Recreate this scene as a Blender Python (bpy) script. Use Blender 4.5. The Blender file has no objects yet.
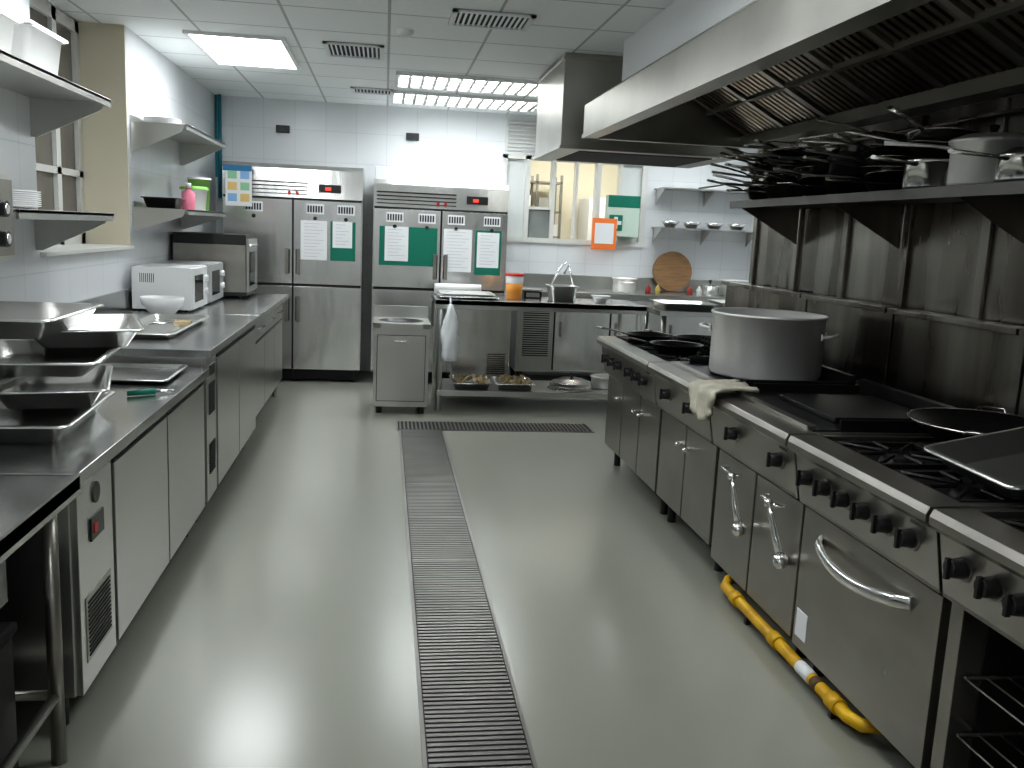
import bpy, bmesh, math, random
from mathutils import Vector, Matrix
random.seed(4)
scene=bpy.context.scene
# ---------------------------------------------------------------- materials
MC={}
def nodes(name):
    m=bpy.data.materials.new(name); m.use_nodes=True
    nt=m.node_tree; p=nt.nodes['Principled BSDF']; return m,nt,p
def mat(name,col,rough=.5,metal=0.,var=.0,scale=8.,stretch=(1,1,1),bump=0.,emit=0.,alpha=None,rvar=0.,col2=None,trans=0.,detail=5,rng_=(.3,.7)):
    if name in MC: return MC[name]
    m,nt,p=nodes(name); L=nt.links
    p.inputs['Base Color'].default_value=(*col,1); p.inputs['Roughness'].default_value=rough
    p.inputs['Metallic'].default_value=metal
    if trans: p.inputs['Transmission Weight'].default_value=trans
    if emit:
        p.inputs['Emission Color'].default_value=(*col,1); p.inputs['Emission Strength'].default_value=emit
    if var or bump or rvar or col2:
        tc=nt.nodes.new('ShaderNodeTexCoord'); mp=nt.nodes.new('ShaderNodeMapping'); mp.inputs['Scale'].default_value=stretch
        L.new(tc.outputs['Object'],mp.inputs[0])
        n=nt.nodes.new('ShaderNodeTexNoise'); n.inputs['Scale'].default_value=scale; n.inputs['Detail'].default_value=detail
        L.new(mp.outputs[0],n.inputs['Vector'])
        if var or col2:
            r=nt.nodes.new('ShaderNodeValToRGB'); r.color_ramp.elements[0].position=rng_[0]; r.color_ramp.elements[1].position=rng_[1]
            c2=col2 if col2 else tuple(max(0,c*(1-var)) for c in col)
            r.color_ramp.elements[0].color=(*c2,1); r.color_ramp.elements[1].color=(*col,1)
            L.new(n.outputs[0],r.inputs[0]); L.new(r.outputs[0],p.inputs['Base Color'])
        if rvar:
            mr=nt.nodes.new('ShaderNodeMapRange'); mr.inputs[3].default_value=max(.03,rough-rvar); mr.inputs[4].default_value=rough+rvar
            L.new(n.outputs[0],mr.inputs[0]); L.new(mr.outputs[0],p.inputs['Roughness'])
        if bump:
            b=nt.nodes.new('ShaderNodeBump'); b.inputs['Strength'].default_value=bump; b.inputs['Distance'].default_value=.01
            L.new(n.outputs[0],b.inputs['Height']); L.new(b.outputs[0],p.inputs['Normal'])
    MC[name]=m; return m
def tile(name,c,cm,w,h,ax,rough=.25,mort=.006):
    m,nt,p=nodes(name); L=nt.links
    tc=nt.nodes.new('ShaderNodeTexCoord'); s=nt.nodes.new('ShaderNodeSeparateXYZ'); k=nt.nodes.new('ShaderNodeCombineXYZ')
    L.new(tc.outputs['Object'],s.inputs[0]); L.new(s.outputs[ax[0]],k.inputs[0]); L.new(s.outputs[ax[1]],k.inputs[1])
    b=nt.nodes.new('ShaderNodeTexBrick'); b.offset=0; b.inputs['Scale'].default_value=1
    b.inputs['Brick Width'].default_value=w; b.inputs['Row Height'].default_value=h; b.inputs['Mortar Size'].default_value=mort
    b.inputs['Mortar Smooth'].default_value=.1
    b.inputs['Color1'].default_value=(*c,1); b.inputs['Color2'].default_value=(*[x*.96 for x in c],1); b.inputs['Mortar'].default_value=(*cm,1)
    L.new(k.outputs[0],b.inputs[0]); L.new(b.outputs[0],p.inputs['Base Color']); p.inputs['Roughness'].default_value=rough
    bu=nt.nodes.new('ShaderNodeBump'); bu.inputs['Strength'].default_value=.25; bu.inputs['Distance'].default_value=.003; bu.invert=True
    L.new(b.outputs['Fac'],bu.inputs['Height']); L.new(bu.outputs[0],p.inputs['Normal'])
    return m
STEEL=mat('stainless_brushed',(.62,.62,.595),.29,.95,var=.08,scale=1.2,detail=1,rng_=(.1,.9))
STEELT=mat('stainless_worktop',(.62,.63,.62),.22,.97,var=.22,scale=3,bump=.015,rvar=.06,detail=3)
STEELF=mat('stainless_fridge',(.74,.74,.72),.20,.88,var=.12,scale=2.2,stretch=(2.2,1.2,.5),bump=.5,rvar=.05,detail=2)
STEELR=mat('stainless_range',(.40,.385,.35),.30,.94,var=.20,scale=3,stretch=(1,1,1.5),bump=.02,rvar=.05,detail=2)
STEELD=mat('stainless_sooty',(.37,.35,.315),.28,1,col2=(.12,.105,.088),scale=2.0,stretch=(1,2.4,.35),bump=.06,rvar=.10,detail=4)
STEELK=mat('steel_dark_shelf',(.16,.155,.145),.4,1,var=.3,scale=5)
STEELH=mat('stainless_hood',(.55,.54,.495),.34,.95,var=.22,scale=2.5,bump=.02,rvar=.08,detail=3)
FILT=mat('filter_greasy',(.62,.57,.48),.28,1,col2=(.25,.21,.16),scale=3,bump=.03)
DRAIN=mat('drain_steel',(.27,.26,.245),.42,.9,var=.35,scale=1.6)
ALU=mat('aluminium_pot',(.88,.87,.85),.40,.5,var=.08,scale=6,bump=.01,rvar=.06)
CHROME=mat('polished_steel',(.84,.84,.83),.16,.95,var=.05)
IRON=mat('cast_iron',(.022,.021,.02),.5,.3,var=.4,scale=20,bump=.1)
PAN=mat('pan_black',(.03,.03,.03),.32,.6,var=.5,scale=9,bump=.04)
PANS=mat('pan_worn_steel',(.55,.53,.50),.26,1,var=.5,scale=9,bump=.03)
DARK=mat('dark_gap',(.012,.012,.012),.7)
BLK=mat('black_plastic',(.02,.02,.02),.35)
WHT=mat('white_plastic',(.75,.76,.76),.35)
MICRO=mat('microwave_silver',(.55,.56,.56),.3,.3)
PAPER=mat('paper',(.78,.79,.80),.8)
INK=mat('ink',(.05,.05,.06),.8)
GREEN=mat('green_board',(.0,.17,.11),.6)
RED=mat('red_plastic',(.55,.03,.02),.4)
REDLED=mat('red_led',(1,.05,.03),.4,emit=1.5)
YEL=mat('yellow_pipe_paint',(.80,.50,.01),.45,col2=(.5,.27,.01),scale=9)
BRN=mat('pipe_band',(.10,.06,.02),.6)
ORG=mat('orange',(.85,.22,.05),.6)
PINK=mat('pink_plastic',(.8,.25,.35),.4)
LIME=mat('green_plastic',(.25,.5,.12),.4)
WOOD=mat('board_wood',(.33,.19,.09),.6,var=.4,scale=5,stretch=(1,1,8))
CLOTH=mat('towel_cloth',(.60,.57,.47),.95,var=.3,scale=14,bump=.3)
BAG=mat('white_bag',(.85,.88,.90),.5,bump=.5,scale=10)
FOOD=mat('pale_food',(.62,.52,.33),.8,col2=(.35,.24,.12),scale=30,bump=.6)
CREAM=mat('cream_paint',(.72,.67,.53),.6)
PANTRY=mat('pantry_paint',(.72,.69,.56),.6)
WPAINT=mat('white_paint',(.80,.82,.82),.55)
FROST=mat('frosted_pane',(.72,.75,.74),.4)
GLASSG=mat('grey_pane',(.30,.32,.31),.15,var=.3,scale=3)
GLASSW=mat('window_glass_grey',(.20,.185,.165),.12,var=.35,scale=2.5)
GLASSD=mat('dark_glass',(.015,.016,.018),.08)
TEAL=mat('teal_pipe',(.02,.22,.28),.4)
FRAME=mat('window_frame',(.70,.70,.67),.5)
LAMP=mat('lamp_diffuser',(.95,.98,1.0),.5,emit=12)
TUBE=mat('lamp_tube',(.93,.98,1.0),.5,emit=17)
LAMPB=mat('pantry_lamp',(1,.96,.86),.5,emit=13)
SAUCE=mat('sauce',(.8,.33,.05),.4)
FLOOR=mat('epoxy_floor',(.295,.297,.255),.22,var=.10,scale=.5,detail=1,rng_=(.1,.9))
CEIL=tile('ceiling_tile',(.90,.93,.93),(.50,.53,.53),.6,.6,(0,1),.8,.009)
TL=tile('wall_tile_left',(.79,.81,.83),(.67,.69,.71),.3,.3,(1,2),.22,.003)
TB=tile('wall_tile_back',(.79,.81,.83),(.67,.69,.71),.3,.3,(0,2),.22,.003)
SHINY=mat('food_pan_steel',(.80,.80,.78),.20,.9,var=.08,scale=3,detail=1)
# ---------------------------------------------------------------- builder
class B:
    def __init__(s,name): s.name=name; s.bm=bmesh.new(); s.m=[]
    def mi(s,m):
        if m not in s.m: s.m.append(m)
        return s.m.index(m)
    def box(s,x0,x1,y0,y1,z0,z1,m):
        i=s.mi(m); v=[s.bm.verts.new((x,y,z)) for x in(x0,x1) for y in(y0,y1) for z in(z0,z1)]
        for q in((0,1,3,2),(4,6,7,5),(0,4,5,1),(2,3,7,6),(0,2,6,4),(1,5,7,3)):
            f=s.bm.faces.new([v[k] for k in q]); f.material_index=i
        return s
    def obox(s,c,size,M,m):
        i=s.mi(m); c=Vector(c); v=[s.bm.verts.new(c+M@Vector((x*size[0]/2,y*size[1]/2,z*size[2]/2))) for x in(-1,1) for y in(-1,1) for z in(-1,1)]
        for q in((0,1,3,2),(4,6,7,5),(0,4,5,1),(2,3,7,6),(0,2,6,4),(1,5,7,3)):
            f=s.bm.faces.new([v[k] for k in q]); f.material_index=i
        return s
    def prism(s,pts,ax,a0,a1,m):
        i=s.mi(m)
        def P(p,a): return (p[0],a,p[1]) if ax==1 else ((a,p[0],p[1]) if ax==0 else (p[0],p[1],a))
        A=[s.bm.verts.new(P(p,a0)) for p in pts]; C=[s.bm.verts.new(P(p,a1)) for p in pts]; n=len(pts)
        fs=[s.bm.faces.new(A),s.bm.faces.new(C[::-1])]+[s.bm.faces.new([A[k],C[k],C[(k+1)%n],A[(k+1)%n]]) for k in range(n)]
        for f in fs: f.material_index=i
        return s
    def loft(s,loops,m,cap0=False,cap1=False,smooth=True,closed=False):
        i=s.mi(m); R=[[s.bm.verts.new(p) for p in l] for l in loops]; n=len(R[0])
        pairs=list(zip(R,R[1:]))+([(R[-1],R[0])] if closed else [])
        for a,b in pairs:
            for k in range(n):
                f=s.bm.faces.new([a[k],a[(k+1)%n],b[(k+1)%n],b[k]]); f.material_index=i; f.smooth=smooth
        if cap0: f=s.bm.faces.new(R[0][::-1]); f.material_index=i
        if cap1: f=s.bm.faces.new(R[-1]); f.material_index=i
        return s
    def cyl(s,p0,p1,r,m,seg=16,r2=None,cap=True):
        p0=Vector(p0);p1=Vector(p1);d=(p1-p0).normalized(); q=d.to_track_quat('Z','Y'); r2=r if r2 is None else r2
        L=[[pp+q@Vector((rr*math.cos(2*math.pi*k/seg),rr*math.sin(2*math.pi*k/seg),0)) for k in range(seg)] for pp,rr in((p0,r),(p1,r2))]
        return s.loft(L,m,cap,cap)
    def lathe(s,prof,c,m,seg=32,cap0=False,cap1=False,closed=False):
        return s.loft([[(c[0]+r*math.cos(2*math.pi*k/seg),c[1]+r*math.sin(2*math.pi*k/seg),c[2]+z) for k in range(seg)] for r,z in prof],m,cap0,cap1,closed=closed)
    def tube(s,pts,r,m,seg=8,flat=1.):
        pts=[Vector(p) for p in pts]; L=[]; up=None
        for k,p in enumerate(pts):
            t=((pts[min(k+1,len(pts)-1)]-pts[max(k-1,0)])).normalized()
            if up is None: up=Vector((0,0,1)) if abs(t.z)<.9 else Vector((1,0,0))
            a=t.cross(up).normalized(); b=a.cross(t).normalized(); up=b
            rr=r[k] if isinstance(r,(list,tuple)) else r
            L.append([p+a*rr*math.cos(2*math.pi*j/seg)+b*rr*flat*math.sin(2*math.pi*j/seg) for j in range(seg)])
        return s.loft(L,m,True,True)
    def rtray(s,w,d,h,z,m,lip=.015,taper=.02,r=.03,t=.002,c=(0,0)):
        def rr(a,b,q,zz):
            o=[]
            for cx,cy,a0 in((a/2-q,b/2-q,0),(-a/2+q,b/2-q,90),(-a/2+q,-b/2+q,180),(a/2-q,-b/2+q,270)):
                for k in range(5):
                    an=math.radians(a0+k*22.5); o.append((c[0]+cx+q*math.cos(an),c[1]+cy+q*math.sin(an),zz))
            return o
        W=w-2*lip; D=d-2*lip
        s.loft([rr(w,d,r,z+h-.006),rr(w,d,r,z+h),rr(W,D,r,z+h),rr(W-2*taper,D-2*taper,r*.8,z+.004)],m,False,True)
        s.loft([rr(w,d,r,z+h-.006),rr(W+2*t,D+2*t,r,z+h-.006),rr(W-2*taper+2*t,D-2*taper+2*t,r*.8,z)],m,False,True)
        return s
    def done(s,loc=(0,0,0),rot=(0,0,0),bevel=.0,parent=None):
        bmesh.ops.recalc_face_normals(s.bm,faces=s.bm.faces)
        me=bpy.data.meshes.new(s.name); s.bm.to_mesh(me); s.bm.free()
        for m in s.m: me.materials.append(m)
        o=bpy.data.objects.new(s.name,me); scene.collection.objects.link(o); o.location=loc; o.rotation_euler=rot
        if bevel:
            b=o.modifiers.new('bevel','BEVEL'); b.width=bevel; b.segments=2; b.limit_method='ANGLE'; b.angle_limit=math.radians(50)
        if parent: o.parent=parent
        return o
XL=-1.66; XR=2.35; YB=9.4; ZC=2.68; Y0=-2.6; XF=4.0
# ---------------------------------------------------------------- shell
B('floor').box(XL-.4,XF+.15,Y0-.15,12.6,-.12,0,FLOOR).done()
B('ceiling').box(XL-.4,XF+.15,Y0-.15,12.6,ZC,ZC+.1,CEIL).done()
b=B('wall_left')
b.box(XL-.15,XL,Y0,4.7,0,ZC,TL).box(XL-.15,XL,6.3,YB+.15,0,ZC,TL).box(XL-.45,XL,4.7,6.3,0,1.28,TL)
b.box(XL-.45,XL-.15,4.55,4.7,0,ZC,CREAM).box(XL-.45,XL-.15,6.3,6.45,0,ZC,CREAM)
b.box(XL-.45,XL+.001,6.28,6.3,1.28,ZC,CREAM).done()
b=B('window_1'); x=XL-.3
for y in(4.72,5.25,5.80,6.20): b.box(x-.03,x+.03,y,y+.07,1.3,ZC,FRAME)
for z in(1.3,2.60): b.box(x-.03,x+.03,4.72,6.27,z,z+.07,FRAME)
b.box(x-.03,x+.03,4.72,6.27,1.72,1.76,FRAME)
b.box(x-.005,x+.005,4.74,6.25,1.32,2.64,GLASSW)
b.box(XL-.3,XL+.03,4.7,6.28,1.28,1.30,FRAME).done()
b=B('wall_back')
b.box(XL-.15,1.18,YB,YB+.15,0,ZC,TB).box(1.18,2.72,YB,YB+.15,0,1.42,TB).box(1.18,2.72,YB,YB+.15,2.28,ZC,TB).box(2.72,XF+.15,YB,YB+.15,0,ZC,TB).done()
b=B('window_2')
for xx,w in((1.18,.05),(1.42,.05),(1.70,.04),(1.95,.025),(2.17,.05),(2.42,.03),(2.66,.06)): b.box(xx,xx+w,YB-.02,YB+.1,1.42,2.28,FRAME)
b.box(1.18,2.72,YB-.03,YB+.12,1.40,1.45,FRAME).box(1.18,2.72,YB-.02,YB+.1,2.24,2.29,FRAME)
b.box(1.23,1.42,YB+.03,YB+.036,1.45,2.24,FROST).box(1.47,1.70,YB+.03,YB+.036,1.45,1.75,GLASSG).box(1.47,1.70,YB+.01,YB+.06,1.74,1.77,FRAME).box(2.45,2.66,YB+.03,YB+.036,1.45,2.24,FROST).done()
B('wall_pantry_back').box(.6,4.5,11.6,11.75,0,ZC,PANTRY).done()
B('wall_pantry_left').box(.5,.6,YB+.15,11.75,0,ZC,PANTRY).done()
B('wall_pantry_right').box(4.5,4.6,YB+.15,11.75,0,ZC,PANTRY).done()
b=B('pantry_shelving')
for xx in(1.50,1.80,2.10):
    for yy in(11.0,11.4): b.box(xx,xx+.03,yy,yy+.03,0,2.2,STEELR)
for z in(.5,1.0,1.45,1.75,2.1): b.box(1.50,2.13,11.0,11.43,z,z+.02,STEELR)
b.box(1.56,1.70,11.05,11.3,1.47,1.66,STEELK).box(1.83,1.97,11.05,11.3,1.47,1.63,STEELK).box(1.99,2.1,11.05,11.3,1.47,1.61,WHT).box(1.85,2.05,11.05,11.3,1.77,1.93,STEEL).box(1.55,1.75,11.05,11.3,1.77,1.95,WHT).done()
b=B('pantry_refrigerator'); b.box(2.45,3.05,10.9,11.5,.05,1.95,WPAINT).box(2.46,3.04,10.87,10.9,.1,1.2,WPAINT).box(2.46,3.04,10.87,10.9,1.23,1.93,WPAINT).box(2.50,2.52,10.84,10.87,1.3,1.6,STEELK).box(2.48,2.55,10.95,11.0,0,.05,BLK).box(2.95,3.02,10.95,11.0,0,.05,BLK).done(bevel=.006)
B('pantry_ceiling_lamp').box(1.4,2.9,10.2,10.6,ZC-.05,ZC-.001,LAMPB).done()
B('wall_right').box(XR,XR+.15,Y0,5.6,0,ZC,WPAINT).box(XR+.15,XF,5.45,5.6,0,ZC,WPAINT).done()
B('wall_far_right').box(XF,XF+.15,5.45,YB+.15,0,ZC,TL).done()
B('wall_front').box(XL-.15,XR+.15,Y0-.15,Y0,0,ZC,WPAINT).done()
B('trim_corner').box(XL,XL+.02,YB-.02,YB,1.9,ZC,TEAL).cyl((XL+.05,YB-.05,1.7),(XL+.05,YB-.05,ZC),.02,TEAL).done()
B('wall_bulkhead').box(1.42,XR,Y0,5.62,2.44,ZC-.001,WPAINT).done()
for xx in(-1.08,.19):
    B('wall_socket').box(xx,xx+.13,YB-.035,YB,2.36,2.43,BLK).box(xx+.02,xx+.06,YB-.04,YB-.035,2.375,2.415,INK).done(bevel=.004)
# ---------------------------------------------------------------- drain
b=B('floor_drain')
def strip(x0,x1,y0,y1,alongy):
    b.box(x0,x1,y0,y1,.0005,.002,DARK)
    b.box(x0-.012,x0,y0-.012,y1+.012,.0005,.005,DRAIN).box(x1,x1+.012,y0-.012,y1+.012,.0005,.005,DRAIN)
    b.box(x0,x1,y0-.012,y0,.0005,.005,DRAIN).box(x0,x1,y1,y1+.012,.0005,.005,DRAIN)
    if alongy:
        y=y0+.01
        while y<y1-.01: b.box(x0+.004,x1-.004,y,y+.016,.002,.006,DRAIN); y+=.026
        y=y0
        while y<y1: b.box(x0+.004,x1-.004,y,y+.010,.002,.0065,DRAIN); y+=.62
    else:
        x=x0+.01
        while x<x1-.01: b.box(x,x+.014,y0+.004,y1-.004,.002,.006,DRAIN); x+=.03
strip(.15,.45,.2,6.60,True); strip(.13,1.62,6.64,6.92,False)
b.done()
# ---------------------------------------------------------------- ceiling fixtures
def panel(x0,x1,y0,y1,name='ceiling_light_panel'):
    B(name).box(x0,x1,y0,y1,ZC-.012,ZC-.002,LAMP).box(x0-.03,x0,y0-.03,y1+.03,ZC-.02,ZC,WPAINT).box(x1,x1+.03,y0-.03,y1+.03,ZC-.02,ZC,WPAINT).box(x0,x1,y0-.03,y0,ZC-.02,ZC,WPAINT).box(x0,x1,y1,y1+.03,ZC-.02,ZC,WPAINT).done()
panel(-1.28,-.70,6.33,7.42); panel(-1.3,-.7,3.4,4.5); panel(-.3,.3,-1.4,-.4); panel(.35,.95,2.3,3.2)
def louver(x0,x1,y0,y1):
    b=B('fluorescent_fixture')
    b.box(x0,x1,y0,y1,ZC-.008,ZC-.001,CHROME)
    for yy in(y0-.02,y1): b.box(x0-.02,x1+.02,yy,yy+.02,ZC-.03,ZC-.001,WPAINT)
    for xx in(x0-.02,x1): b.box(xx,xx+.02,y0,y1,ZC-.03,ZC-.001,WPAINT)
    n=3
    for k in range(n):
        y=y0+(k+.5)*(y1-y0)/n; b.box(x0+.02,x1-.02,y-.055,y+.055,ZC-.016,ZC-.009,TUBE)
    for k in range(1,n):
        y=y0+k*(y1-y0)/n; b.box(x0,x1,y-.016,y+.016,ZC-.034,ZC-.008,STEELR)
    x=x0+.08
    while x<x1-.04: b.box(x,x+.026,y0,y1,ZC-.032,ZC-.016,STEELR); x+=.10
    b.done()
louver(.08,1.38,7.30,7.9); louver(.05,1.38,8.30,8.9); louver(2.3,3.6,8.0,8.7)
def vent(x0,x1,y0,y1):
    b=B('ceiling_air_vent'); b.box(x0,x1,y0,y1,ZC-.004,ZC-.001,DARK)
    for a in((x0,x1,y0,y0+.03),(x0,x1,y1-.03,y1),(x0,x0+.03,y0,y1),(x1-.03,x1,y0,y1)): b.box(*a,ZC-.015,ZC-.001,WPAINT)
    x=x0+.05
    while x<x1-.04: b.obox((x,(y0+y1)/2,ZC-.010),(.014,y1-y0-.05,.003),Matrix.Rotation(.5,3,'Y'),WPAINT); x+=.03
    b.done()
vent(.34,.80,5.15,5.52); vent(-.43,-.03,6.32,6.80); vent(-.32,.05,8.25,8.55)
B('smoke_detector').lathe([(0.0,-.04),(.03,-.04),(.05,-.02),(.05,0)],(.1,5.8,ZC),WPAINT,20).done()
b=B('wall_vent_grille'); b.box(1.2,1.55,YB-.02,YB,2.32,2.62,FRAME)
for k in range(7): b.obox((1.375,YB-.03,2.35+k*.04),(.31,.03,.004),Matrix.Rotation(-.6,3,'X'),WPAINT)
b.done()
b=B('exhaust_duct_box'); b.box(1.15,2.40,6.1,7.15,2.07,ZC-.001,STEELH); b.box(1.14,2.41,6.09,7.16,2.065,2.085,STEELH); b.box(1.14,2.41,6.09,7.16,2.64,2.66,STEELH); b.box(1.30,2.25,6.2,7.05,2.06,2.066,DARK); b.done(bevel=.003)
# ---------------------------------------------------------------- hood
b=B('extractor_hood'); ya,yb=-1.0,5.6
def sheet(p,q,t=.006,m=STEELH,y0=ya,y1=yb):
    d=Vector((q[0]-p[0],q[1]-p[1])).normalized(); n=Vector((-d.y,d.x))*t
    b.prism([p,q,(q[0]+n.x,q[1]+n.y),(p[0]+n.x,p[1]+n.y)],1,y0,y1,m)
sheet((1.2,2.10),(1.2,2.28)); sheet((1.2,2.28),(1.42,2.43)); sheet((1.42,2.43),(1.72,2.43))
b.box(1.185,1.26,ya,yb,2.085,2.108,STEELH); b.box(1.26,1.275,ya,yb,2.085,2.135,STEELH)
for yy in(ya,yb-.008):
    b.prism([(1.2,2.1),(2.34,2.1),(2.34,2.43),(1.42,2.43),(1.2,2.28)],1,yy,yy+.008,STEELH)
b.box(1.19,2.33,yb-.05,yb+.004,2.085,2.105,STEELH)
b.box(2.20,2.334,ya,yb,2.092,2.15,STEELH)
P=Vector((2.24,0,2.15));Q=Vector((1.72,0,2.43)); d=(Q-P); Ln=d.length; ang=math.atan2(d.z,-d.x)
Mx=Matrix.Rotation(ang,3,'Y')
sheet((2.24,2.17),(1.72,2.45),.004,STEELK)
y=ya+.03; k=0
while y<yb-.06:
    c=(P+Q)/2+Vector((0,y,0))
    if k%9==0: b.obox(c+Vector((0,0,-.008)),(Ln,.04,.03),Mx,STEELH)
    else: b.obox(c,(Ln*.93,.032,.016),Mx,FILT)
    y+=.055; k+=1
for t in(0,.5,1):
    c=P+d*t; b.box(c.x-.02,c.x+.02,ya,yb,c.z-.02,c.z+.012,STEELH)
b.done()
b=B('gas_pipe'); b.tube([(1.37,-.5,2.58),(1.37,3.6,2.58)],.016,STEELH,10)
for y in(1.0,2.2,3.4): b.box(1.35,1.418,y,y+.03,2.56,2.60,STEELD)
b.cyl((1.37,3.2,2.58),(1.37,3.3,2.58),.028,STEELR,12).done()
# ---------------------------------------------------------------- splashback
b=B('steel_splashback'); b.box(XR-.012,XR-.001,.2,5.58,.0,2.09,STEELD)
for y in(5.5,4.9,4.35,3.8,3.25,2.7,2.15,1.6,1.05,.5): b.box(XR-.030,XR-.012,y,y+.05,.5,2.085,STEELD)
b.done(bevel=.003)
ZS=1.72
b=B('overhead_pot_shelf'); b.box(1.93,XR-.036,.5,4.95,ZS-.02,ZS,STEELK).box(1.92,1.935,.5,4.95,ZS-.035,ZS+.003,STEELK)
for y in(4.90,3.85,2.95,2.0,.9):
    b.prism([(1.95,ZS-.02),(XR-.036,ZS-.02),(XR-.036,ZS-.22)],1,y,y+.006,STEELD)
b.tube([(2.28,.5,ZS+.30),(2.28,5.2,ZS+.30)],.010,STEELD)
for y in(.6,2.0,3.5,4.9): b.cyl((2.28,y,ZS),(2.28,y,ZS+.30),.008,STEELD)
b.done()
# ---------------------------------------------------------------- ranges
def grate(b,cx,cy,w,z):
    h=w/2
    for a in(-h,h): b.box(cx+a-.008,cx+a+.008,cy-h,cy+h,z+.02,z+.036,IRON); b.box(cx-h,cx+h,cy+a-.008,cy+a+.008,z+.02,z+.036,IRON)
    for k in range(8):
        an=k*math.pi/4; L=h*(1 if k%2==0 else 1.3)
        p=(cx+math.cos(an)*.045,cy+math.sin(an)*.045,z+.034); q=(cx+math.cos(an)*L,cy+math.sin(an)*L,z+.034)
        b.tube([p,q],.007,IRON,6)
    for a in(-h,h):
        for c in(-h,h): b.box(cx+a-.012,cx+a+.012,cy+c-.012,cy+c+.012,z,z+.03,IRON)
    b.lathe([(.0,.022),(.04,.022),(.05,.015),(.055,.0)],(cx,cy,z),IRON,20)
    b.lathe([(.10,.004),(.13,.001)],(cx,cy,z),DARK,24)
def knob(b,y,z,m=BLK,r=.027):
    x=1.415+(.84-z)*.2
    b.cyl((x+.004,y,z),(x-.008,y,z),r*1.3,STEELR,18); b.cyl((x-.008,y,z),(x-.045,y,z),r,m,16,r*.85); b.box(x-.054,x-.04,y-.006,y+.006,z-r,z+r,m)
def rng(name,y0,y1,top,front,knobs):
    b=B(name); y0+=.004; y1-=.004; ZT=.85
    b.box(1.50,2.28,y0,y1,.14,.64,STEELR)
    b.box(1.45,2.28,y0,y1,.62,.80,STEELR)
    b.prism([(1.41,.845),(1.46,.845),(1.46,.63),(1.45,.63)],1,y0,y1,STEELR)
    b.prism([(1.385,.835),(1.395,.855),(1.50,.858),(1.50,.80),(1.40,.80),(1.385,.815)],1,y0,y1,STEELR)
    b.box(2.12,2.28,y0,y1,.80,ZT+.01,STEELR); b.box(1.5,2.12,y0,y0+.03,.80,ZT+.008,STEELR); b.box(1.5,2.12,y1-.03,y1,.80,ZT+.008,STEELR)
    b.box(2.24,2.30,y0,y1,ZT,1.24,STEELD); b.box(2.20,2.30,y0,y1,1.22,1.245,STEELD)
    for yy in(y0+.06,y1-.06):
        for xx in(1.56,2.2): b.cyl((xx,yy,0),(xx,yy,.15),.022,BLK,12)
    for y in knobs: knob(b,y,.73)
    b.box(1.421,1.43,y0+.05,y0+.12,.775,.79,STEELK)
    cy=(y0+y1)/2
    if top=='burner':
        b.box(1.5,2.12,y0+.03,y1-.03,.80,.815,IRON)
        n=2 if y1-y0<1 else 3
        for i in range(n):
            for cx in(1.66,1.97): grate(b,cx,y0+.03+(i+.5)*(y1-y0-.06)/n,.29,.815)
    elif top=='griddle':
        b.box(1.5,2.12,y0+.03,y1-.03,.80,.862,PAN); b.box(1.49,1.53,y0+.06,y1-.06,.855,.872,STEELR)
        b.box(2.09,2.12,y0+.03,y1-.03,.86,.93,PAN); b.box(1.6,2.12,y0+.03,y0+.04,.86,.90,PAN); b.box(1.6,2.12,y1-.04,y1-.03,.86,.90,PAN)
    xf=1.48
    if front=='doors':
        n=2 if y1-y0<1 else 3
        w=(y1-y0)/n
        for i in range(n):
            a=y0+i*w; b.box(xf,1.50,a+.008,a+w-.008,.14,.60,STEELR); b.box(1.495,1.502,a-.008,a+.008,.14,.60,DARK)
            yy=a+w-.06 if i==0 else a+.06
            b.cyl((xf-.03,yy,.50),(xf,yy,.50),.012,CHROME,12); b.lathe([(0,0),(.012,.002)],(xf-.03,yy,.5),CHROME,10)
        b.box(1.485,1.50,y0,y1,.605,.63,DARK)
    elif front=='hdoors':
        w=(y1-y0)/2
        for i in(0,1):
            a=y0+i*w; b.box(xf,1.50,a+.008,a+w-.008,.10,.60,STEELR); b.box(1.495,1.502,a-.008,a+.008,.14,.60,DARK)
            yy=a+w/2; b.tube([(xf,yy-.07,.55),(xf-.035,yy-.065,.55),(xf-.035,yy+.065,.55),(xf,yy+.07,.55)],.008,CHROME)
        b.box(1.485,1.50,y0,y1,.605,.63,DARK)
    elif front=='oven':
        b.box(xf-.01,1.50,y0+.01,y1-.01,.10,.605,STEELR)
        pts=[]
        for k in range(13):
            t=k/12; pts.append((xf-.01-.06*math.sin(math.pi*t)**.5,y0+.14+t*(y1-y0-.28),.53-.03*math.sin(math.pi*t)))
        b.tube(pts,.013,CHROME,10,1.6)
        b.box(xf-.013,xf-.01,y1-.11,y1-.03,.14,.24,PAPER); b.box(1.50,1.52,y0,y1,.08,.14,STEELD)
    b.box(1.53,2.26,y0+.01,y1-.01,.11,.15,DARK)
    return b
b=rng('gas_range',4.56,5.72,'burner','doors',[4.7,4.85,5.0,5.25,5.4,5.55]); b.done(bevel=.003)
b=rng('griddle_range',3.72,4.55,'griddle','doors',[3.95,4.3]); b.done(bevel=.003)
b=rng('griddle_range',2.87,3.71,'griddle','hdoors',[3.0,3.42]); b.done(bevel=.003)
b=rng('gas_range',2.04,2.86,'burner','oven',[2.16,2.28,2.40,2.52,2.64,2.76]); b.done(bevel=.003)
b=B('gas_range'); y0,y1=1.2,2.03
b.box(1.45,2.28,y0,y1,.62,.80,STEELR); b.prism([(1.41,.845),(1.46,.845),(1.46,.63),(1.45,.63)],1,y0,y1,STEELR)
b.prism([(1.385,.835),(1.395,.855),(1.50,.858),(1.50,.80),(1.40,.80),(1.385,.815)],1,y0,y1,STEELR)
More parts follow.
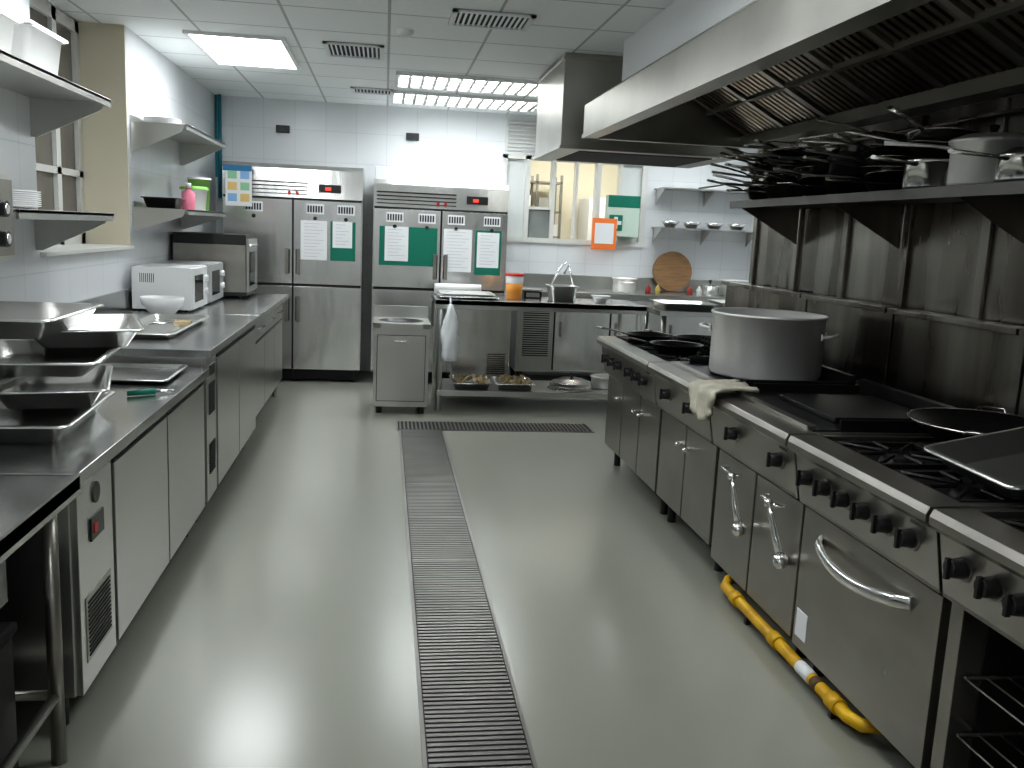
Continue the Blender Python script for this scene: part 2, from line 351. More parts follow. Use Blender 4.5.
b.box(2.12,2.28,y0,y1,.80,.86,STEELR).box(1.5,2.12,y0,y0+.03,.8,.858,STEELR).box(1.5,2.12,y1-.03,y1,.8,.858,STEELR).box(1.5,2.12,y0+.03,y1-.03,.8,.815,IRON)
b.box(2.24,2.30,y0,y1,.85,1.24,STEELD).box(2.20,2.30,y0,y1,1.22,1.245,STEELD)
for i in range(2):
    for cx in(1.66,1.97): grate(b,cx,y0+.03+(i+.5)*.385,.29,.815)
for y in(1.62,1.72,1.82,1.94): knob(b,y,.73)
b.box(1.48,2.28,y1-.05,y1,.1,.62,STEELR).box(1.48,2.28,y0,y0+.05,.1,.62,STEELR).box(2.2,2.28,y0,y1,.1,.62,DARK).box(1.48,2.28,y0,y1,.08,.14,STEELR).box(1.5,2.2,y0+.05,y1-.05,.60,.62,DARK)
b.box(1.55,2.2,y1-.056,y1-.05,.14,.6,IRON).box(1.55,2.2,y0+.05,y1-.05,.141,.15,IRON)
for z in(.26,.42):
    for yy in(y0+.06,y1-.06): b.tube([(1.5,yy,z),(2.2,yy,z)],.006,STEELR,6)
    for k in range(12): b.tube([(1.5+k*.06,y0+.06,z),(1.5+k*.06,y1-.06,z)],.003,STEELR,6)
for yy in(y0+.06,y1-.06):
    for xx in(1.56,2.2): b.cyl((xx,yy,0),(xx,yy,.1),.022,BLK,12)
b.done(bevel=.003)
b=B('yellow_gas_pipe'); b.tube([(1.55,3.52,.09),(1.50,3.52,.06),(1.462,3.46,.055),(1.462,2.42,.055),(1.48,2.37,.055),(1.55,2.35,.055)],.022,YEL,12)
for y in(3.30,2.92,2.47): b.cyl((1.462,y,.055),(1.462,y+.06,.055),.028,YEL,14)
b.cyl((1.462,2.60,.055),(1.462,2.64,.055),.0235,BRN,14); b.cyl((1.462,2.66,.055),(1.462,2.75,.055),.0235,PAPER,14)
for y in (3.2,2.5): b.box(1.452,1.472,y,y+.02,0,.05,BLK)
b.done()
b=B('kitchen_towel')
i=b.mi(CLOTH); V=[]
for u in range(14):
    t=u/13; row=[]
    for v in range(13):
        s=v/12; yy=3.52+s*.26+.015*math.sin(9*t+3*s)
        if t<.45: xx=1.56-t*.4; zz=.882+.008*math.sin(s*16+t*5)
        else: xx=1.370-.012*math.sin(s*16); zz=.878-(t-.45)*.17*(1+.5*math.sin(s*3))
        row.append(b.bm.verts.new((xx,yy,zz)))
    V.append(row)
for u in range(13):
    for v in range(12):
        f=b.bm.faces.new([V[u][v],V[u][v+1],V[u+1][v+1],V[u+1][v]]); f.material_index=i; f.smooth=True
o=b.done(); so=o.modifiers.new('s','SOLIDIFY'); so.thickness=.014; so.offset=1
def tongs(y,tilt):
    b=B('serving_tongs')
    for s in(-1,1):
        b.tube([(0,0,.01),(s*.014,s*.012,-.05),(s*.024,s*.02,-.13),(s*.02,s*.016,-.20)],[.010,.011,.011,.016],CHROME,8,.5)
        b.lathe([(0,-.03),(.016,-.025),(.024,-.005),(.020,.02),(0,.024)],(s*.02,s*.016,-.21),CHROME,12)
    b.lathe([(0,-.014),(.016,-.01),(.018,0),(.012,.016),(0,.018)],(0,0,0),CHROME,12)
    b.done((1.415,y,.56),(tilt,0,.3))
tongs(3.38,-.35); tongs(3.02,-.45)
# ---------------------------------------------------------------- pots & pans
def pan(r,h,hl,ang,loc,m=PAN,rot=(0,0,0),name='frying_pan',hm=None):
    b=B(name); fl=r*.78
    b.lathe([(0,0),(fl,0),(r,h),(r+.006,h),(r+.004,h+.003),(r-.003,h),(fl-.003,.004),(0,.004)],(0,0,0),m,36)
    c,s=math.cos(ang),math.sin(ang)
    b.tube([(c*(r-.002),s*(r-.002),h*.75),(c*(r+.05),s*(r+.05),h+.002),(c*(r+hl*.6),s*(r+hl*.6),h+.012),(c*(r+hl),s*(r+hl),h+.018)],[.010,.009,.012,.014],hm or STEELD,8,.5)
    return b.done(loc,rot)
def pot(r,h,loc,m=ALU,name='stock_pot',lid=False,handle=None,rot=(0,0,0)):
    b=B(name); b.lathe([(0,0),(r*.96,0),(r,.015),(r,h-.012),(r+.008,h-.010),(r+.010,h),(r+.006,h+.004),(r-.004,h),(r-.004,.012),(0,.006)],(0,0,0),m,48)
    if handle is None:
        for s in(-1,1):
            b.tube([(-.06,s*r,h*.70),(-.06,s*(r+.035),h*.72),(-.045,s*(r+.055),h*.74),(.045,s*(r+.055),h*.74),(.06,s*(r+.035),h*.72),(.06,s*r,h*.70)],.008,m,8)
            for k in(-1,1): b.box(k*.06-.015,k*.06+.015,s*r-.004,s*r+.004,h*.66,h*.76,m)
    else:
        c,s=math.cos(handle),math.sin(handle); b.tube([(c*r,s*r,h*.85),(c*(r+.06),s*(r+.06),h*.9),(c*(r+.22),s*(r+.22),h*.95)],[.012,.010,.013],m,8,.6)
    if lid: b.lathe([(0,h+.03),(r*.7,h+.022),(r+.006,h+.004)],(0,0,0),m,40).lathe([(0,h+.06),(.018,h+.055),(.01,h+.03)],(0,0,0),BLK,14)
    return b.done(loc,rot)
pot(.265,.30,(1.85,4.14,.866),rot=(0,0,math.radians(-125)))
# wok with two ring handles on burner
b=B('wok'); b.lathe([(0,0),(.08,.004),(.17,.035),(.235,.085),(.242,.088),(.236,.092),(.168,.041),(.08,.01),(0,.006)],(0,0,0),PAN,44).lathe([(.234,.084),(.245,.086),(.245,.093),(.234,.092)],(0,0,0),PANS,44)
for a in(.9,.9+math.pi):
    c,s=math.cos(a),math.sin(a); t=(-s,c)
    b.tube([(c*.235+t[0]*.05,s*.235+t[1]*.05,.08),(c*.285+t[0]*.04,s*.285+t[1]*.04,.10),(c*.285-t[0]*.04,s*.285-t[1]*.04,.10),(c*.235-t[0]*.05,s*.235-t[1]*.05,.08)],.006,PANS,8)
b.done((1.98,2.66,.859))
b=B('roasting_pan'); b.rtray(.46,.36,.06,0,STEEL,taper=.04); b.done((1.80,2.20,.905),(math.radians(4),math.radians(-9),.1))
for p in((1.66,5.45),(1.95,5.35),(1.68,4.98)): pan(.15,.045,.2,2.6,(p[0],p[1],.859))
b=B('stacked_grill_grates')
for j in range(3):
    b.box(1.86,2.1,4.66,5.1,.859+j*.03,.869+j*.03,IRON)
    for k in range(8): b.box(1.86,2.1,4.68+k*.055,4.69+k*.055,.869+j*.03,.884+j*.03,IRON)
b.done()
B('flat_grill_plate').box(1.64,2.06,3.02,3.5,.863,.885,PAN).done(bevel=.004)
W=math.pi
zz=ZS+.002
def stack(cx,cy,n,r,ang,dz=.026,j=.5):
    for k in range(n):
        m=random.choice((PAN,PANS,PANS,PANS,CHROME)); hm=random.choice((PANS,CHROME,STEELD,STEELK))
        pan(r-.004*k+random.uniform(-.012,.01),.048,random.uniform(.2,.28),ang+random.uniform(-j,j),(cx+random.uniform(-.015,.01),cy+random.uniform(-.03,.03),zz+k*dz),m,rot=(random.uniform(-.12,.12),random.uniform(-.10,.14),0),hm=hm)
stack(2.10,4.80,8,.15,W+.25,j=.4); stack(2.08,4.50,9,.15,W+.1,j=.6); stack(2.10,4.20,8,.14,W*.9,j=.8)
pan(.17,.09,.22,W*.95,(2.10,3.87,zz),PAN,name='wok'); pot(.14,.12,(2.10,3.87,zz+.05),PAN,'saucepan',True,W*.9)
stack(2.08,3.54,8,.145,W*.92,j=.7)
pot(.12,.11,(2.07,3.25,zz),CHROME,'saucepan',False,W*1.1); pan(.13,.05,.24,W*.8,(2.08,3.24,zz+.117),PANS,rot=(.05,.1,0),hm=CHROME); pan(.14,.05,.24,W*1.15,(2.08,3.24,zz+.15),CHROME,rot=(-.1,.1,0),hm=CHROME)
pot(.13,.16,(2.08,2.96,zz),ALU,'saucepan',True,W*.85)
pot(.10,.09,(2.04,2.70,zz),CHROME,'saucepan',True,W*1.05)
b=B('steel_kettle'); b.lathe([(0,0),(.10,0),(.12,.03),(.11,.13),(.06,.17),(0,.18)],(0,0,0),CHROME,32).tube([(-.09,0,.08),(-.15,0,.13),(-.17,0,.18)],[.022,.016,.012],CHROME,10).tube([(.08,0,.14),(.07,0,.23),(0,0,.26),(-.07,0,.23),(-.07,0,.15)],.009,BLK).lathe([(0,.21),(.012,.205),(.008,.18)],(0,0,0),BLK,12).done((2.08,2.45,zz))
pot(.12,.12,(2.08,2.17,zz),ALU,'saucepan',False,W*1.1); pot(.12,.14,(2.10,1.9,zz),PANS,'saucepan',True,W*.8); pot(.14,.16,(2.1,1.58,zz),ALU,'saucepan',True,W)
for k,(y,a,h) in enumerate(((4.95,3.3,.06),(4.66,2.9,.21),(4.34,3.3,.24),(4.05,2.7,.20),(3.62,2.8,.22))):
    b=B('ladle'); c,s=math.cos(a),math.sin(a)
    b.tube([(0,0,.0),(c*.18,s*.18,.0),(c*.34,s*.34,-.03)],[.008,.007,.010],CHROME,8,.5); b.lathe([(0,-.03),(.03,-.022),(.042,0),(.040,0),(.028,-.018),(0,-.026)],(0,0,0),CHROME,18)
    b.done((2.05,y,zz+h+.03))
# ---------------------------------------------------------------- left counters
def legs(b,pts,z,r=.018,m=STEELR):
    for x,y in pts: b.cyl((x,y,0),(x,y,z),r,m,12)
b=B('undercounter_fridge')
b.box(-1.62,-.855,2.55,4.36,.12,.76,STEEL).box(XL+.001,-.81,2.50,4.38,.762,.80,STEELT).box(XL+.001,XL+.02,2.50,4.38,.80,.95,STEELT)
b.box(-.87,-.835,2.56,2.885,.12,.755,STEEL)
for a,c in((2.90,3.60),(3.62,4.34)):
    b.box(-.87,-.83,a,c,.13,.725,STEEL); b.box(-.85,-.832,a,c,.730,.755,DARK); b.box(-.856,-.853,a-.012,a,.13,.75,DARK)
b.box(-.84,-.832,2.60,2.84,.20,.40,STEELR)
for k in range(13): b.box(-.833,-.829,2.615,2.825,.215+k*.0135,.221+k*.0135,DARK)
b.box(-.836,-.829,2.66,2.78,.55,.62,BLK).box(-.83,-.826,2.68,2.71,.57,.60,RED)
b.cyl((-.836,2.72,.685),(-.829,2.72,.685),.032,STEELK,20)
legs(b,[(-.92,2.62),(-.92,4.28),(-1.5,2.62),(-1.5,4.28)],.12,.022,BLK); b.done(bevel=.004)
b=B('undercounter_fridge')
b.box(-1.62,-.855,4.42,6.1,.12,.84,STEEL).box(XL+.001,-.81,4.40,6.12,.842,.88,STEELT).box(XL+.001,XL+.02,4.40,6.12,.88,1.02,STEELT)
b.box(-.87,-.835,4.43,4.68,.12,.835,STEEL)
for a,c in((4.70,5.38),(5.40,6.08)):
    b.box(-.87,-.83,a,c,.13,.80,STEEL); b.box(-.85,-.832,a,c,.805,.835,DARK); b.box(-.856,-.853,a-.012,a,.13,.8,DARK)
for z in(.25,.55):
    for k in range(12): b.box(-.836,-.829,4.48,4.63,z+k*.013,z+k*.013+.006,DARK)
b.box(-.836,-.829,4.5,4.62,.74,.79,BLK)
legs(b,[(-.92,4.5),(-.92,6.0),(-1.5,4.5),(-1.5,6.0)],.12,.022,BLK); b.done(bevel=.004)
b=B('storage_counter')
b.box(-1.62,-.88,6.18,7.95,.14,.84,STEEL).box(XL+.001,-.81,6.13,8.0,.842,.88,STEELT).box(XL+.001,XL+.02,6.13,8.0,.88,1.02,STEELT)
for k in range(3):
    a=6.2+k*.585; b.box(-.88,-.86,a,a+.57,.15,.66,STEEL).box(-.88,-.86,a,a+.57,.68,.83,STEEL); b.tube([(-.86,a+.2,.76),(-.83,a+.21,.76),(-.83,a+.37,.76),(-.86,a+.38,.76)],.006,CHROME); b.box(-.882,-.877,a,a+.57,.66,.68,DARK)
legs(b,[(-.92,6.25),(-.92,7.88),(-1.5,6.25),(-1.5,7.88)],.15,.02,STEELR); b.done(bevel=.004)
b=B('sink_table')
x0,x1,y0,y1=XL+.001,-.80,.5,2.485; sx0,sx1,sy0,sy1=-1.5,-.95,1.35,2.37
b.box(x0,sx0,y0,y1,.765,.80,STEELT).box(sx1,x1,y0,y1,.765,.80,STEELT).box(sx0,sx1,y0,sy0,.765,.80,STEELT).box(sx0,sx1,sy1,y1,.765,.80,STEELT)
b.box(x1-.02,x1,y0,y1,.75,.808,STEELT)
b.box(sx0,sx0+.004,sy0,sy1,.5,.79,STEELT).box(sx1-.004,sx1,sy0,sy1,.5,.79,STEELT).box(sx0,sx1,sy0,sy0+.004,.5,.79,STEELT).box(sx0,sx1,sy1-.004,sy1,.5,.79,STEELT).box(sx0,sx1,sy0,sy1,.495,.5,STEELT)
b.cyl((-1.22,1.85,.47),(-1.22,1.85,.495),.03,BLK)
legs(b,[(-.86,2.42),(-.86,.6),(-1.58,2.42),(-1.58,.6)],.765,.02,STEELR)
b.tube([(-.86,.6,.2),(-.86,2.42,.2)],.014,STEELR); b.tube([(-1.58,2.42,.2),(-.86,2.42,.2)],.014,STEELR); b.done()
b=B('undersink_dark_box'); b.box(-1.54,-.93,.7,2.34,.02,.42,BLK).box(-1.55,-.92,.69,2.35,.42,.45,DARK).tube([(-.95,1.9,.452),(-.95,2.1,.452)],.01,STEELK)  # added black box, stands in for the shade under the sink table
for xx in(-1.5,-1.0):
    for yy in(.8,2.2): b.box(xx,xx+.04,yy,yy+.04,0,.02,BLK)
b.done(bevel=.01)
z=.801
for (x,y,w,d,h,r) in ((-1.17,3.08,.46,.62,.065,.05),(-1.12,3.26,.36,.56,.065,.25),(-1.30,3.02,.36,.54,.05,-.05),(-1.12,3.16,.44,.56,.05,.1),(-1.08,3.46,.38,.56,.065,.3),(-1.22,3.14,.46,.60,.065,.02)):
    B('steel_food_pan').rtray(w,d,h,0,SHINY,taper=.035,lip=.02).done((x,y,z),(0,0,r)); z+=h+.003
b=B('peeler'); b.tube([(0,0,.01),(.10,.03,.012)],[.010,.012],GREEN,8).tube([(.10,.03,.012),(.17,.05,.01)],.006,CHROME,8).done((-.98,3.62,.802),(0,0,.2))
b=B('serving_tray'); b.rtray(.34,1.0,.03,0,STEEL,taper=.01,lip=.02).box(-.12,.1,-.38,-.03,.006,.022,STEEL).box(.04,.12,.1,.2,.006,.03,FOOD).tube([(-.1,.05,.012),(-.02,.3,.012)],.006,CHROME).tube([(-.05,.02,.012),(.0,.3,.012)],.006,CHROME).done((-1.22,5.22,.881))
b=B('steel_rack_tray'); b.rtray(.42,.46,.02,0,STEELT).done((-1.1,4.1,.802),(0,0,0))
b=B('white_bowl'); b.lathe([(0,0),(.06,0),(.075,.012),(.12,.07),(.128,.115),(.132,.115),(.122,.065),(.07,.02),(0,.018)],(-1.38,5.93,.881),WHT,36).done()
def micro(y0,m,w=.5):
    b=B('microwave_oven'); x0,x1,z0,z1=-1.62,-1.25,.895,1.17; y1=y0+w
    b.box(x0,x1,y0,y1,z0,z1,m); b.box(x1,x1+.015,y0+.005,y0+w*.74,z0+.005,z1-.005,m); b.box(x1+.015,x1+.018,y0+.05,y0+w*.64,z0+.05,z1-.05,GLASSD)
    b.box(x1,x1+.012,y0+w*.75,y1-.005,z0+.005,z1-.005,m); b.cyl((x1+.01,y0+w*.87,z0+.1),(x1+.03,y0+w*.87,z0+.1),.022,WHT,16); b.cyl((x1+.01,y0+w*.87,z0+.19),(x1+.03,y0+w*.87,z0+.19),.022,WHT,16)
    for k in range(8): b.box(x0+.05+k*.012,x0+.055+k*.012,y0-.001,y0+.002,z1-.10,z1-.04,DARK)
    for xx in(x0+.04,x1-.04):
        for yy in(y0+.04,y1-.04): b.cyl((xx,yy,.8815),(xx,yy,z0),.012,BLK,8)
    b.done(bevel=.006)
micro(6.15,WHT); micro(6.76,MICRO,.54)
b=B('countertop_oven'); b.box(-1.63,-1.08,7.38,7.94,.90,1.38,BLK).box(-1.08,-1.06,7.40,7.76,.93,1.35,STEEL).box(-1.06,-1.055,7.44,7.72,.98,1.25,GLASSD).box(-1.08,-1.065,7.78,7.92,.93,1.35,STEEL)
b.box(-1.63,-1.08,7.37,7.385,.93,1.30,STEELR); b.tube([(-1.06,7.43,1.30),(-1.03,7.44,1.30),(-1.03,7.71,1.30),(-1.06,7.72,1.30)],.008,CHROME)
for xx in(-1.58,-1.13):
    for yy in(7.42,7.88): b.cyl((xx,yy,.8815),(xx,yy,.90),.015,BLK,8)
b.done(bevel=.005)
def wshelf(y0,y1,z,dep=.36,bd=.19):
    b=B('wall_shelf'); b.box(XL+.001,XL+dep,y0,y1,z-.012,z,STEEL).box(XL+dep-.012,XL+dep,y0,y1,z-.035,z+.002,STEEL).box(XL+.001,XL+.012,y0,y1,z,z+.04,STEEL)
    n=max(2,int((y1-y0)/1.1)+1)
    for k in range(n):
        y=y0+.005+(y1-y0-.02)*k/(n-1); b.prism([(XL+.001,z-.012),(XL+dep-.02,z-.012),(XL+dep-.04,z-.05),(XL+.03,z-bd),(XL+.001,z-bd)],1,y,y+.006,STEEL)
    b.done(bevel=.001)
wshelf(2.3,4.66,2.03); wshelf(3.5,4.66,1.50); wshelf(6.36,7.82,2.10); wshelf(6.36,7.82,1.55,bd=.15)
b=B('salamander_grill'); b.box(XL+.001,-1.30,2.6,3.42,1.56,1.62,STEEL).box(XL+.001,-1.56,2.6,3.42,1.34,1.56,STEELR).box(XL+.001,-1.30,2.6,2.62,1.34,1.56,STEEL).box(XL+.001,-1.30,3.40,3.42,1.34,1.56,STEEL).box(XL+.001,-1.30,2.6,3.42,1.32,1.35,STEEL).box(-1.32,-1.29,3.14,3.42,1.34,1.60,STEELR)
for z in(1.40,1.50): b.cyl((-1.29,3.28,z),(-1.255,3.28,z),.028,BLK,18).cyl((-1.255,3.28,z),(-1.252,3.28,z),.018,CHROME,18)
for k in range(8): b.tube([(-1.55,2.66+k*.06,1.45),(-1.32,2.66+k*.06,1.45)],.004,IRON,6)
b.done(bevel=.004)
b=B('plate_stack')
for j in range(8): b.lathe([(0,0),(.08,0),(.13,.012),(.13,.015),(.08,.005),(0,.005)],(-1.50,3.9,1.503+j*.008),WHT,28)
b.done()
b=B('plastic_storage_box'); b.rtray(.26,.5,.16,2.032,WHT,c=(-1.5,3.55)).box(-1.63,-1.37,3.29,3.81,2.193,2.205,WHT).done()
b=B('plastic_storage_box'); b.rtray(.26,.4,.18,2.032,WHT,c=(-1.5,4.10)).box(-1.63,-1.37,3.89,4.31,2.213,2.225,WHT).done()
for y in(2.6,2.95): B('steel_food_pan').rtray(.28,.3,.15,2.032,STEEL,c=(-1.5,y)).done()
b=B('pink_soap_bottle'); b.lathe([(0,0),(.042,0),(.045,.01),(.045,.11),(.018,.14),(.018,.15),(0,.15)],(-1.38,6.75,1.552),PINK,24).lathe([(.018,.15),(.022,.15),(.022,.185),(0,.185)],(-1.38,6.75,1.552),WHT,16).done()
b=B('plastic_tub'); b.lathe([(0,0),(.08,0),(.095,.15),(.098,.15),(0,.148)],(-1.42,7.15,1.552),WHT,28).lathe([(0,.18),(.09,.175),(.104,.165),(.104,.15)],(-1.42,7.15,1.552),LIME,28).done()
b=B('plastic_tub'); b.lathe([(0,0),(.07,0),(.085,.24),(.09,.24),(0,.238)],(-1.45,7.5,1.552),LIME,28).lathe([(0,.26),(.09,.255),(.094,.24)],(-1.45,7.5,1.552),WHT,28).done()
for k,y in enumerate((6.55,7.0,7.4)):
    b=B('plate_stack')
    for j in range(4): b.lathe([(0,0),(.08,0),(.12,.012),(.12,.015),(.08,.005),(0,.005)],(-1.5,y,2.102+j*.009),WHT,28)
    b.done()
b=B('black_crate'); b.rtray(.26,.22,.07,1.552,BLK,c=(-1.49,6.5)).done()
b=B('clipboard_poster'); b.box(-1.43,-1.20,8.57,8.59,1.62,1.98,WHT)
for k in range(3):
    for j in range(2): b.box(-1.41+j*.11,-1.33+j*.11,8.566,8.57,1.66+k*.10,1.73+k*.10,mat('poster_c%d'%((k+j)%3),((.25,.45,.7),(.7,.5,.2),(.3,.55,.35))[(k+j)%3],.7))
b.box(-1.45,-1.20,8.565,8.59,1.93,1.98,mat('poster_blue',(.03,.18,.35),.6)).box(-1.33,-1.30,8.585,8.617,1.64,1.66,STEELR).done()
# ---------------------------------------------------------------- upright fridges
def fridge(x0,x1,ztop,zd,papers):
    b=B('upright_fridge'); y0=8.62; y1=9.38; xm=(x0+x1)/2
    b.box(x0,x1,y0+.05,y1,.12,zd+.02,STEELF)
    b.prism([(y0+.02,zd+.02),(y0+.05,ztop-.04),(y0+.09,ztop),(y1,ztop),(y1,zd+.02)],0,x0,x1,STEELF)
    for a,c in((x0+.01,xm-.008),(xm+.008,x1-.01)):
        b.box(a,c,y0,y0+.04,.935,zd,STEELF).box(a,c,y0,y0+.04,.13,.910,STEELF)
    b.box(x0+.01,x1-.01,y0+.012,y0+.051,.91,.935,DARK).box(xm-.008,xm+.008,y0+.012,y0+.051,.13,zd,DARK).box(x0+.01,x1-.01,y0+.015,y0+.051,zd,zd+.02,DARK)
    for k in range(4): b.box(x0+.03,x1-.5,y0+.018,y0+.05,zd+.05+k*.035,zd+.056+k*.035,DARK)
    b.box(x1-.40,x1-.20,y0+.012,y0+.05,zd+.08,zd+.15,BLK).box(x1-.34,x1-.29,y0+.008,y0+.02,zd+.10,zd+.125,REDLED)
    for s in(-1,1):
        for z0,z1 in((1.02,1.26),(.58,.82)):
            xx=xm+s*.05; b.box(xx-.018,xx+.018,y0-.022,y0,z0,z1,STEELR).box(xx-s*.018-.004,xx-s*.018+.004,y0-.023,y0,z0+.01,z1-.01,DARK)
        b.box(xm+s*.035-.012,xm+s*.035+.012,y0-.004,y0,zd+.05,zd+.08,RED)
    for xx in(x0+.06,xm,x1-.06):
        for yy in(y0+.1,y1-.08): b.cyl((xx,yy,0),(xx,yy,.125),.022,BLK,12)
    b.box(x0+.02,x1-.02,y0+.08,y0+.1,.02,.12,DARK)
    for (xa,xb,za,zb,m) in papers:
        off=.006 if m is PAPER else .003
        b.box(xa,xb,y0-off,y0-off+.004,za,zb,m)
        if m is PAPER:
            n=int((zb-za)/.03)
            for k in range(1,n): b.box(xa+.03,xb-.03-.03*(k%3),y0-off-.001,y0-off,zb-k*.03,zb-k*.03+.004,mat('faint_ink',(.5,.52,.55),.8))
    for xx in(x0+.20,xm+.12,xm+.40) if x0<-1 else (x0+.12,x0+.42,xm+.06,xm+.40):
        b.box(xx,xx+.16,y0-.003,y0,zd-.12,zd-.03,PAPER)
        for j in range(6): b.box(xx+.01+j*.024,xx+.026+j*.024,y0-.005,y0-.003,zd-.105,zd-.045,INK)
        b.cyl((xx+.08,y0-.006,zd-.16),(xx+.08,y0,zd-.16),.018,BLK,14)
    b.done(bevel=.004)
fridge(-1.47,-.21,2.02,1.70,[(-.50,-.27,1.16,1.52,GREEN),(-.77,-.53,1.16,1.52,PAPER),(-.48,-.30,1.28,1.52,PAPER)])
fridge(-.11,1.16,1.93,1.66,[(-.05,.49,1.14,1.50,GREEN),(.0,.22,1.18,1.50,PAPER),(.55,.82,1.1,1.50,PAPER) ,(.85,1.10,1.08,1.50,GREEN),(.87,1.08,1.15,1.48,PAPER)])
B('cardboard_carton').box(-.10,.14,8.75,9.2,1.931,2.05,WPAINT).done(bevel=.004)
# ---------------------------------------------------------------- centre table
b=B('prep_table'); x0,x1,y0,y1=.42,2.2,7.35,8.05
b.box(x0,x1,y0,y1,.89,.93,STEELT).box(x0,x1,y0,y0+.02,.86,.932,STEEL).box(x0+.03,x1-.03,y0+.03,y1-.03,.15,.17,STEEL).box(x0+.03,x1-.03,y0+.02,y0+.04,.13,.175,STEEL)
legs(b,[(x0+.05,y0+.05),(x1-.05,y0+.05),(x0+.05,y1-.05),(x1-.05,y1-.05)],.89,.024,STEEL); b.done(bevel=.002)
b=B('waste_bin_cabinet'); b.box(-.07,.37,7.22,7.68,.06,.70,STEEL)
N=32; cxx,cyy=.15,7.45
def sq(a): 
    c,s=math.cos(a),math.sin(a); k=1/max(abs(c)/.23,abs(s)/.25); return (cxx+c*k,cyy+s*k)
b.loft([[(*sq(2*math.pi*k/N),.70) for k in range(N)],[(*sq(2*math.pi*k/N),.74) for k in range(N)],[(cxx+.185*math.cos(2*math.pi*k/N),cyy+.185*math.sin(2*math.pi*k/N),.74) for k in range(N)]],STEEL,smooth=False)
b.loft([[(cxx+r*math.cos(2*math.pi*k/N),cyy+r*math.sin(2*math.pi*k/N),z) for k in range(N)] for r,z in((.185,.74),(.175,.742),(.15,.715),(.0,.705))],BLK)
b.box(-.08,.38,7.68,7.70,.70,.84,STEEL); b.box(-.04,.34,7.213,7.222,.11,.64,STEEL).box(-.045,.345,7.217,7.222,.105,.645,DARK); b.tube([(.10,7.20,.60),(.10,7.18,.60),(.20,7.18,.60),(.20,7.20,.60)],.006,CHROME)
for xx in(-.02,.32):
    for yy in(7.27,7.63): b.cyl((xx,yy,0),(xx,yy,.06),.025,BLK,12)
b.done(bevel=.002)
def foodtray(x,y,z,w=.34,d=.42,food=True):
    b=B('food_tray'); b.rtray(w,d,.06,z,SHINY,c=(x,y))
    if food:
        for k in range(26):
            a=random.uniform(-.38,.38)*w; c=random.uniform(-.38,.38)*d
            b.tube([(x+a,y+c,z+.045),(x+a+random.uniform(-.05,.05),y+c+.03,z+.075)],.014,FOOD,6)
    b.done()
foodtray(.75,7.60,.176); foodtray(1.12,7.60,.176)
b=B('pot_lid_stack')
for j in range(3): b.lathe([(0,.03),(.10,.025),(.17,.0),(.175,0),(.175,-.004)],(1.60+j*.02,7.60,.18+j*.028),CHROME,32)
b.lathe([(0,.06),(.02,.055),(.012,.03)],(1.64,7.60,.236),BLK,14).done()
pot(.12,.10,(1.96,7.7,.172),ALU,'saucepan',False,1.2)
b=B('baking_tray'); b.rtray(.50,.5,.025,.931,CHROME,c=(.70,7.62)).rtray(.46,.45,.02,.957,STEEL,c=(.69,7.62)).done()
b=B('folded_cloth_roll'); b.cyl((.44,7.95,.98),(.85,7.95,.98),.048,WHT,20).done()
b=B('sauce_container'); b.lathe([(0,0),(.065,0),(.075,.13),(0,.13)],(1.12,7.75,.931),SAUCE,24).lathe([(.0745,.13),(.08,.20),(0,.20)],(1.12,7.75,.931),WHT,24).lathe([(.083,.195),(.083,.215),(0,.218)],(1.12,7.75,.931),RED,24).done()
b=B('bain_marie_container'); b.rtray(.26,.3,.13,.931,STEEL,c=(1.53,7.7)).tube([(1.42,7.66,1.06),(1.50,7.7,1.2),(1.56,7.72,1.26)],.008,CHROME).tube([(1.62,7.66,1.06),(1.58,7.7,1.24),(1.55,7.74,1.16)],.008,CHROME).done()
b=B('kitchen_scale'); b.box(1.22,1.38,7.84,7.98,.931,.99,BLK).box(1.21,1.39,7.83,7.99,1.0,1.01,STEEL).box(1.3,1.32,7.88,7.9,.99,1.0,STEEL).box(1.24,1.36,7.835,7.84,.94,.98,STEEL).done(bevel=.003)
b=B('white_bowl'); b.lathe([(0,0),(.04,0),(.085,.06),(.088,.06),(.04,.006),(0,.006)],(1.86,7.62,.931),WHT,28).done()
b=B('plastic_bag'); L=[]
for k in range(11):
    t=k/10; r=.015+.06*math.sin(min(1,t*1.25)*math.pi*.62)*(1-.25*t)
    L.append([(.54+r*(1+.2*math.sin(5*a+k))*math.cos(a),7.270+r*.8*(1+.2*math.cos(4*a+k))*math.sin(a),.90-t*.46) for a in [2*math.pi*j/20 for j in range(20)]])
b.loft(L,BAG,True,True); b.tube([(.54,7.28,.89),(.54,7.335,.942),(.54,7.37,.940)],.007,BAG); b.done()
b=B('undercounter_fridge'); b.box(.62,1.16,8.15,8.55,.12,.86,STEELF).box(.60,1.18,8.12,8.57,.86,.90,STEELT).box(.64,1.14,8.135,8.15,.14,.84,STEELF)
for k in range(10): b.box(.95,1.12,8.13,8.136,.2+k*.02,.208+k*.02,DARK)
legs(b,[(.66,8.2),(1.12,8.2),(.66,8.5),(1.12,8.5)],.12,.02,BLK); b.done(bevel=.004)
b=B('back_counter'); b.box(1.30,3.95,8.72,9.36,.14,.90,STEEL).box(1.28,3.98,8.68,9.395,.90,.94,STEEL).box(1.28,3.98,9.37,9.395,.94,1.08,STEEL)
b.box(1.32,1.66,8.70,8.72,.16,.88,STEEL)
for k in range(22): b.box(1.36,1.62,8.695,8.70,.3+k*.022,.31+k*.022,DARK)
for k in range(4): a=1.68+k*.565; b.box(a,a+.55,8.70,8.72,.16,.88,STEELF); b.box(a+.04,a+.06,8.68,8.70,.5,.65,STEELR); b.box(a-.012,a,8.715,8.722,.16,.88,DARK)
